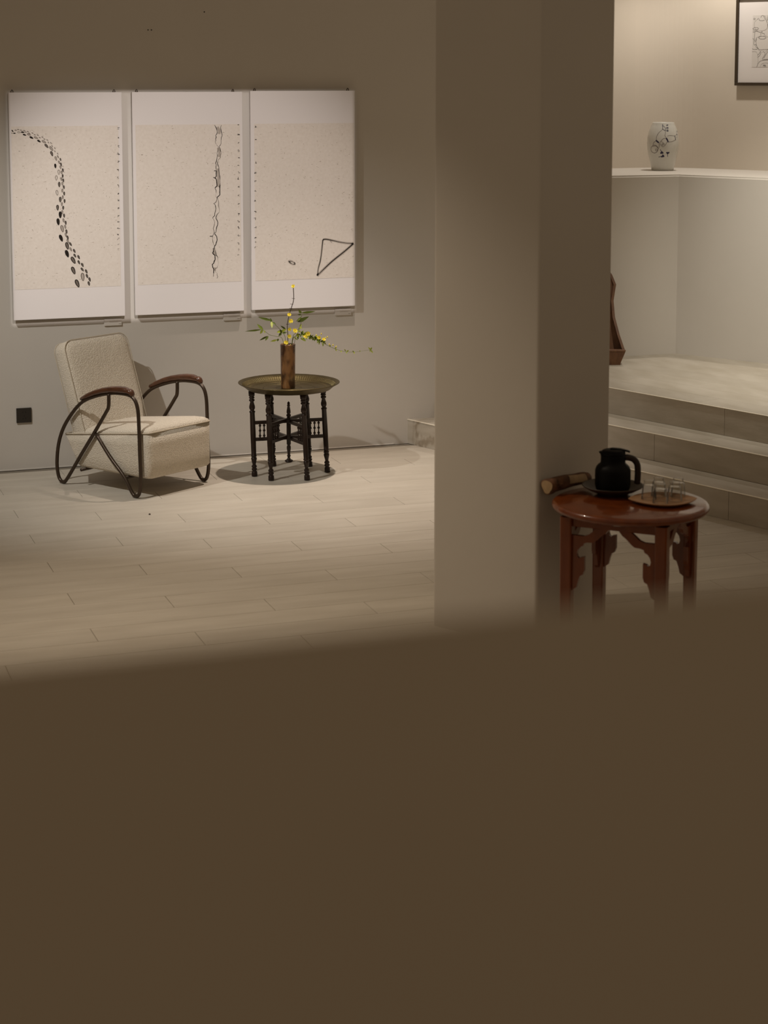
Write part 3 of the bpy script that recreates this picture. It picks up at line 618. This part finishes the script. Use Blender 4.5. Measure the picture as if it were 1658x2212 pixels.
# ------------------------------------------------------------------ round red table
TZ = .640; tc = V((3.227, 6.346, 0))
RT = thing('round_side_table', 'glossy red-brown round wooden table with carved apron by the column', 'table', tc)
TOP = [(0, .602), (.262, .602), (.276, .604), (.284, .608), (.292, .610), (.300, .614), (.3045, .622), (.3035, .631), (.297, .6375), (.288, .640), (0, .640)]
link('table_top', lathe_me(TOP, 72), m_lacquer, RT, True)
yl = YAW; lr = .268
def lat(l, d): return rx*l+dy*d
pos = [lat(.088, -.252), lat(.252, .088), lat(-.088, .252), lat(-.252, -.088)]      # front, right, back, left
for i, p in enumerate(pos):
    o = link('leg', loft_me([[V((x*s_, y*s_, z)) for x, y in rrect(.024, -.024, .024, .006, 3)] for z, s_ in ((0, .82), (.01, .86), (.30, .93), (.602, 1))]), m_lacquer, RT)
    o.location = p; o.rotation_euler = (0, 0, atan2(p.y, p.x)+pi/4)
BR = [(0, .070), (.048, .070), (.066, .064), (.082, .050), (.100, .036), (.150, .034), (.135, .052), (.118, .064), (.100, .082), (.086, .092), (.062, .094), (.050, .098), (.046, .108), (.034, .114), (.025, .126), (.021, .142), (.024, .154), (.032, .160), (.036, .154), (.052, .150), (.052, .205), (.046, .222), (.034, .228), (.026, .250), (.020, .275), (0, .290)]
for i in range(4):
    a, b = pos[i], pos[(i+1) % 4]; d = (b-a); ln = d.length; ang = atan2(d.y, d.x)
    o = link('apron_rail', box_me((.018, -.009, .566), (ln-.018, .009, .602), .002, 1), m_lacquer, RT); o.location = a; o.rotation_euler = (0, 0, ang)
    for mir in (0, 1):
        n = len(BR); vs = []
        for yy in (-.008, .008):
            vs += [((ln-.02-x) if mir else (.02+x), yy, .602-z) for x, z in BR]
        me = mesh(vs, [tuple(range(n)), tuple(range(2*n-1, n-1, -1))]+[(q, n+q, n+(q+1) % n, (q+1) % n) for q in range(n)])
        bm = bmesh.new(); bm.from_mesh(me); bmesh.ops.recalc_face_normals(bm, faces=bm.faces[:])
        o = link('apron_bracket', bm_mesh(bm), m_lacquer, RT); o.location = a; o.rotation_euler = (0, 0, ang)

# log lying along the column face
LG = thing('log_piece', 'short rough log with a chipped pale side at the back of the red table', 'log', (2.977, 6.560, TZ+.0285))
b2 = V((.885, .466, 0)).normalized(); nl = V((-b2.y, b2.x, 0))
rings = []; rg = random.Random(5)
NS = 18
for i in range(15):
    t = i/14; c = b2*(-.012+.272*t)+V((0, 0, .004+.004*sin(t*5)))
    r0 = .0265+.003*sin(t*7)+(.004 if t < .12 else 0)
    if t > .8: r0 *= 1-.45*((t-.8)/.2)**1.5
    rings.append([c+(nl*cos(a)+V((0, 0, 1))*sin(a))*(r0*(1+.10*sin(3*a+t*4)+rg.uniform(-.03, .03))) for a in [2*pi*q/NS for q in range(NS)]])
link('bark', loft_me(rings), m_bark, LG, True)
e = rings[0]; cc = sum(e, V())/NS
link('cut_end', mesh([cc-b2*.002]+[cc+(p-cc)*.86-b2*.0012 for p in e], [(0, 1+(q+1) % NS, 1+q) for q in range(NS)]), m_cut, LG)
# pale chipped patch wrapped on the bark
vs, fs = [], []
for i in range(6, 13):
    c = sum(rings[i], V())/NS
    for a in [radians(q) for q in (118, 138, 158, 178, 196)]:
        k = a/(2*pi)*NS; q0 = int(k) % NS; f_ = k-int(k); p = rings[i][q0]*(1-f_)+rings[i][(q0+1) % NS]*f_
        vs.append(c+(p-c)*1.02)
for i in range(6):
    for k in range(4): fs.append((i*5+k, i*5+k+1, i*5+k+6, i*5+k+5))
link('chipped_patch', mesh(vs, fs), m_cut, LG, True)
for t, a in ((.2, 2.7), (.27, 3.3), (.13, 3.4)):
    i = int(t*14); c = sum(rings[i], V())/NS; d = nl*cos(a)+V((0, 0, 1))*sin(a)
    o = link('knot', lathe_me([(.011, 0), (.010, .004), (.006, .006), (.004, .004), (0, .003)], 12), m_bark, LG, True); o.location = c+d*.025; o.rotation_euler = d.to_track_quat('Z', 'Y').to_euler()

# dark dish under the jug
DC = V((3.222, 6.492, TZ))
dish = tag(link('shallow_dish', lathe_me([(0, 0), (.058, 0), (.062, .003), (.090, .014), (.118, .030), (.1225, .034), (.1215, .036), (.1165, .034), (.088, .0185), (.060, .0085), (0, .0075)], 64), m_dish, None, True), 'dark round wooden dish under the black jug on the red table', 'dish')
dish.location = DC
# black jug
JC = V((3.222, 6.492, TZ+.0078))
J = thing('vacuum_jug', 'matt black jug with lever lid and wooden handle on the dark dish', 'jug', JC, -YAW)
link('body', lathe_me([(0, 0), (.054, 0), (.062, .004), (.0675, .016), (.0700, .030), (.0705, .06), (.0703, .084), (.0690, .092), (.0650, .101), (.0580, .109), (.0515, .1135), (.0492, .118), (.0485, .128), (.0485, .142), (.0495, .146), (0, .146)], 48), m_black, J, True)
# neck ring with pouring lip to the left
rings = []
for z, r, lip in ((.143, .0480, 0), (.150, .0482, .002), (.158, .0484, .008), (.1605, .0478, .009), (.1605, .041, .002)):
    rings.append([(-(r+lip*max(0, cos(a))**14)*cos(a), (r)*sin(a), z) for a in [2*pi*q/40 for q in range(40)]])
link('spout_collar', loft_me(rings, True, True), m_black, J, True)
link('lid', lathe_me([(0, .158), (.043, .158), (.0445, .161), (.043, .1655), (.034, .1690), (.016, .1705), (0, .1708)], 40), m_black, J, True)
me = loft_me([[V((x, y*w, z+dz)) for y, dz in ((-.013, -.003), (.013, -.003), (.014, 0), (.011, .003), (-.011, .003), (-.014, 0))] for x, z, w in ((-.012, .1712, .7), (.0, .1725, 1), (.03, .1700, 1), (.052, .1645, 1), (.062, .1615, .95), (.066, .1608, .6))])
link('lid_lever', me, m_black, J, True)
hp = catmull([(.043, 0, .137), (.062, 0, .1365), (.082, 0, .129), (.0955, 0, .110), (.0985, 0, .08), (.0980, 0, .05), (.0965, 0, .030)], 6)
vs = []; rings = []
for i, p in enumerate(hp):
    t = (hp[min(i+1, len(hp)-1)]-hp[max(i-1, 0)]).normalized(); n = V((-t.z, 0, t.x)); k = .6 if i in (0, len(hp)-1) else 1
    rings.append([p+n*.0125*k*math.copysign(abs(cos(a))**.7, cos(a))+V((0, 1, 0))*.0100*k*math.copysign(abs(sin(a))**.7, sin(a)) for a in [2*pi*q/14 for q in range(14)]])
link('handle', loft_me(rings), m_handle, J, True)
# leaf-shaped tray
LD = V((3.335, 6.285, TZ)); la = atan2(-.300, .953)
T = thing('leaf_tray', 'pale wooden leaf-shaped tray holding the upturned glasses', 'tray', LD, la)
def lens(hl, hw, z, n=24):
    out = []
    for s_ in (1, -1):
        for q in range(n):
            t = -1+2*q/n
            out.append(V((s_*t*hl, -s_*hw*(1-t*t)**.8*1.0, z)))
    return out
link('dish', loft_me([lens(.085, .070, 0), lens(.100, .083, .002), lens(.128, .108, .011), lens(.1345, .114, .0155), lens(.1335, .113, .0172), lens(.127, .107, .0158), lens(.090, .076, .0105)], True, True), m_leafdish, T, True)
# upturned glasses
GP = [(.0300, 0), (.0278, .025), (.0252, .050), (.0243, .0550), (.0215, .0590), (.0192, .0640), (.0198, .0690), (.0208, .0715), (.0200, .0722), (0, .0690), (0, .0560), (.018, .0553), (.0228, .0535), (.0240, .0500), (.0267, .025), (.0290, 0)]
g_me = lathe_me(GP, 32, False); g_me.materials.append(m_glass); g_me.shade_smooth()
vs_n = len(GP)
# close the rim
bm = bmesh.new(); bm.from_mesh(g_me)
be = [e for e in bm.edges if e.is_boundary]
if be: bmesh.ops.bridge_loops(bm, edges=be)
bmesh.ops.recalc_face_normals(bm, faces=bm.faces[:])
bm.to_mesh(g_me); bm.free()
GL = [('front-most upturned clear glass on the leaf tray', (3.302, 6.243)), ('upturned clear glass on the leaf tray nearest the black jug', (3.292, 6.318)),
      ('rearmost upturned clear glass in the middle of the leaf tray', (3.352, 6.352)), ('upturned clear glass on the leaf tray, right of the front one', (3.374, 6.262)), ('right-most upturned clear glass at the back of the leaf tray', (3.419, 6.318))]
for lab, (x, y) in GL:
    o = bpy.data.objects.new('drinking_glass', g_me); COL.objects.link(o); o.location = (x, y, TZ+.0108)
    tag(o, lab, 'glass', 'upturned glasses on the leaf tray')

# ------------------------------------------------------------------ porcelain vase on the ledge
PV = V((5.960, 11.322, 1.643))
P = thing('porcelain_vase', 'white porcelain vase with blue doodles on the lit ledge', 'vase', PV)
VP = [(0, 0), (.070, 0), (.0745, .004), (.0775, .02), (.0865, .06), (.0985, .105), (.1065, .15), (.1085, .185), (.1055, .225), (.0975, .265), (.0840, .300), (.0745, .320), (.0735, .3265), (.0720, .327), (.0700, .322), (.080, .295), (.092, .26), (.099, .2), (.085, .08), (0, .03)]
link('body', lathe_me(VP, 56), m_porc, P, True)
def vr(z):
    for (r0, z0), (r1, z1) in zip(VP[1:13], VP[2:13]):
        if z0 <= z <= z1: return r0+(r1-r0)*(z-z0)/(z1-z0)
    return .0735
def vpt(zx, zy):
    l = (zx/13.817+1370-1427)/332; z = (367-(250+zy/13.817))/332*1.0
    z = min(max(z*.3265/.3105, .01), .322); r = vr(z); s_ = max(-.97, min(.97, l/r))
    th = math.asin(s_); return (rx*sin(th)-dy*cos(th))*(r+.0004)+V((0, 0, z))
def vline(pts, w, mat, sm=3):
    pp = catmull([V((p[0], p[1], 0)) for p in pts], sm) if len(pts) > 2 else [V((pts[0][0]*(1-t)+pts[1][0]*t, pts[0][1]*(1-t)+pts[1][1]*t, 0)) for t in (0, .33, .66, 1)]
    Q = [vpt(p.x, p.y) for p in pp]; vs = []
    for i, q in enumerate(Q):
        t = (Q[min(i+1, len(Q)-1)]-Q[max(i-1, 0)]).normalized(); no = V((q.x, q.y, 0)).normalized(); s_ = t.cross(no)
        vs += [q+s_*w/2, q-s_*w/2]
    link('doodle_line', mesh(vs, [(2*i, 2*i+1, 2*i+3, 2*i+2) for i in range(len(Q)-1)]), mat, P)
def vell(cx_, cy_, ax, ay, w, mat): vline([(cx_+ax*cos(2*pi*q/12), cy_+ay*sin(2*pi*q/12)) for q in range(13)], w, mat, 2)
TH_ = .0036
for l in ([(715, 235), (710, 300), (715, 350), (700, 395)], [(720, 290), (770, 320), (795, 370), (790, 425)], [(1160, 480), (1190, 440), (1205, 480)]): vline(l, TH_, m_cobalt)
for l in ([(690, 410), (600, 480), (540, 570), (520, 640), (522, 705)], [(780, 440), (790, 500), (770, 570), (805, 625)], [(490, 740), (440, 790), (430, 860)], [(590, 790), (605, 860), (588, 950)], [(810, 650), (740, 655), (690, 690), (650, 740)], [(830, 760), (800, 830), (770, 860)],
          [(650, 740), (720, 780), (770, 850), (720, 900), (660, 860), (620, 790), (650, 740)], [(850, 590), (900, 570), (1000, 575), (1080, 590), (1110, 640)], [(870, 750), (980, 750), (1050, 730), (1110, 700)], [(1120, 580), (1160, 540)], [(1160, 650), (1192, 590), (1170, 530)], [(420, 900), (500, 880), (585, 960)]): vline(l, TH_*.8, m_brownline)
vell(475, 970, 100, 115, TH_, m_brownline); vell(525, 995, 28, 30, TH_*.9, m_brownline); vell(705, 830, 22, 26, TH_*.9, m_brownline)
for l, w in (([(690, 385), (800, 438)], .0045), ([(505, 712), (590, 782)], .0085), ([(805, 640), (850, 700), (872, 765)], .0075), ([(1092, 570), (1128, 708)], .0045), ([(1165, 520), (1195, 560)], .004), ([(715, 250), (718, 290)], .004),
             ([(825, 262), (880, 285)], .0042), ([(884, 252), (825, 292)], .0042), ([(828, 330), (882, 330)], .0035), ([(832, 330), (832, 375)], .003), ([(855, 330), (855, 375)], .003), ([(880, 325), (880, 375)], .003), ([(828, 410), (880, 406)], .0035), ([(832, 410), (832, 452)], .003), ([(855, 408), (855, 452)], .003), ([(877, 405), (877, 452)], .003), ([(832, 450), (878, 450)], .0025),
             ([(635, 972), (672, 1040)], .003), ([(600, 1205), (672, 1183)], .003), ([(866, 1105), (876, 1195)], .0028), ([(640, 1075), (735, 1065)], .0125), ([(680, 1030), (690, 1100)], .008), ([(665, 1180), (765, 1165)], .0125), ([(690, 1205), (735, 1135)], .009), ([(820, 1065), (925, 1065)], .0095), ([(845, 1090), (895, 1090)], .009), ([(862, 1060), (874, 1112)], .006)):
    vline(l, w*1.25, m_cobalt)

# ------------------------------------------------------------------ framed picture in the niche
FW, FH = .66, .600
F = thing('framed_picture', 'dark framed line drawing of pots on the niche wall at the top right', 'picture', (6.462, 11.245, 2.218), atan2(A_.y, A_.x))
for lo, hi in (((0, 0), (FW, .021)), ((0, FH-.021), (FW, FH)), ((0, .021), (.021, FH-.021)), ((FW-.021, .021), (FW, FH-.021))):
    link('frame_rail', box_me((lo[0], -.012, lo[1]), (hi[0], .018, hi[1]), .0015, 1), m_frame, F)
link('mat_board', box_me((.018, 0, .018), (FW-.018, .004, FH-.018)), m_mat, F)
AX, AZ = .125, .124; AW, AH = FW-.25, .349
art = link('drawing_paper', box_me((AX, -.0012, AZ), (AX+AW, .001, AZ+AH)), m_print, F)
def ap(zx, zy): return (AX+(zx-600)/11.057/33.5*.1195, AZ+(1592-zy)/1240*AH)
DR = [[(650, 500), (640, 560), (650, 640), (690, 710), (740, 730), (900, 710), (950, 640), (945, 540), (910, 470), (870, 430)], [(750, 440), (760, 480), (830, 490), (880, 475)], [(790, 410), (810, 370), (850, 370), (860, 410)], [(690, 470), (660, 500)], [(700, 460), (740, 430)],
      [(870, 370), (885, 420), (930, 510), (960, 600), (965, 700)], [(890, 370), (920, 430), (945, 490)], [(965, 350), (950, 430), (945, 490)], [(605, 675), (640, 652), (710, 652), (745, 675), (710, 700), (640, 700), (605, 675)], [(605, 725), (720, 722)],
      [(610, 760), (700, 740), (760, 760), (800, 765)], [(690, 920), (690, 1010), (720, 1110), (760, 1160), (770, 1180), (980, 1170)], [(690, 900), (760, 860), (790, 850)], [(745, 890), (790, 862), (880, 862), (925, 890), (880, 922), (790, 922), (745, 890)], [(800, 840), (800, 780), (830, 740), (830, 790), (880, 790), (880, 830)], [(880, 830), (950, 870), (990, 905), (1010, 1000), (980, 1170)],
      [(610, 900), (640, 950), (640, 1060), (690, 1050), (690, 1110), (750, 1150), (650, 1170), (604, 1150)], [(660, 760), (650, 880), (660, 965), (690, 965), (700, 890)], [(604, 1220), (690, 1225), (725, 1270), (740, 1350), (750, 1430), (740, 1530), (715, 1588)], [(735, 1310), (780, 1260), (790, 1220), (810, 1225), (810, 1260), (780, 1320), (740, 1355)],
      [(850, 1240), (870, 1220), (910, 1270), (880, 1340), (850, 1410), (1000, 1400)], [(910, 1240), (960, 1190), (985, 1150)], [(880, 1380), (970, 1220)], [(720, 1588), (750, 1510), (800, 1450), (870, 1430), (1000, 1425), (1080, 1470), (1120, 1588)], [(820, 1588), (815, 1550), (860, 1505), (980, 1500), (1020, 1550), (1015, 1588)], [(620, 440), (640, 425), (662, 440), (640, 462), (620, 440)], [(865, 1545), (930, 1545)], [(870, 1580), (885, 1540)], [(905, 1545), (905, 1585)], [(925, 1545), (930, 1585)]]
for mir in (0, 1):
    for q, l in enumerate(DR):
        pts = [ap(*p) for p in l]
        if mir: pts = [(2*AX+AW-x, z) for x, z in pts]
        if all(AX < x < AX+AW for x, z in pts): link('drawn_line', mesh(*ribbon(pts, .0028 if q > 25 else (.0019 if q % 3 else .0012), .0016, 3)), m_ink if q % 3 else m_inkmid, art)

# ------------------------------------------------------------------ carved wooden trough standing on the platform
W = thing('wooden_trough', 'old carved wooden trough leaning on the wall behind the column', 'trough', (5.135, 10.545, ZP), -YAW)
# local x lateral, -y towards the viewer; upright boat-like shell with a box toe
def sec(hw, z, f_, b, th=.016):
    return hw, z, f_, b, th
PRF = [(.118, .0, -.03, .05), (.150, .090, -.055, .06), (.118, .19, -.015, .075), (.092, .30, .035, .095), (.086, .40, .07, .11), (.104, .50, .095, .125), (.080, .56, .115, .135), (.035, .62, .130, .145)]
for s_ in (-1, 1):                                   # two curved side boards
    rings = [[V((s_*hw, f_, z)), V((s_*hw, b, z)), V((s_*(hw-.016), b, z)), V((s_*(hw-.016), f_, z))] for hw, z, f_, b in PRF]
    if s_ < 0: rings = [list(reversed(r)) for r in rings]
    link('side_board', loft_me(rings), m_oldwood, W)
rings = [[V((-hw, b-.014, z)), V((hw, b-.014, z)), V((hw, b, z)), V((-hw, b, z))] for hw, z, f_, b in PRF]
link('back_board', loft_me(rings), m_oldwood, W)
link('toe_board', loft_me([[V((-hw, f_-.006, z)), V((hw, f_-.006, z)), V((hw, f_+.014, z)), V((-hw, f_+.014, z))] for hw, z, f_, b in PRF[:2]]), m_oldwood, W)
link('toe_rim', box_me((-.151, -.064, .088), (.151, -.030, .102), .003, 1), m_oldwood, W)
link('base_board', box_me((-.108, -.02, .0), (.108, .05, .014)), m_oldwood, W)
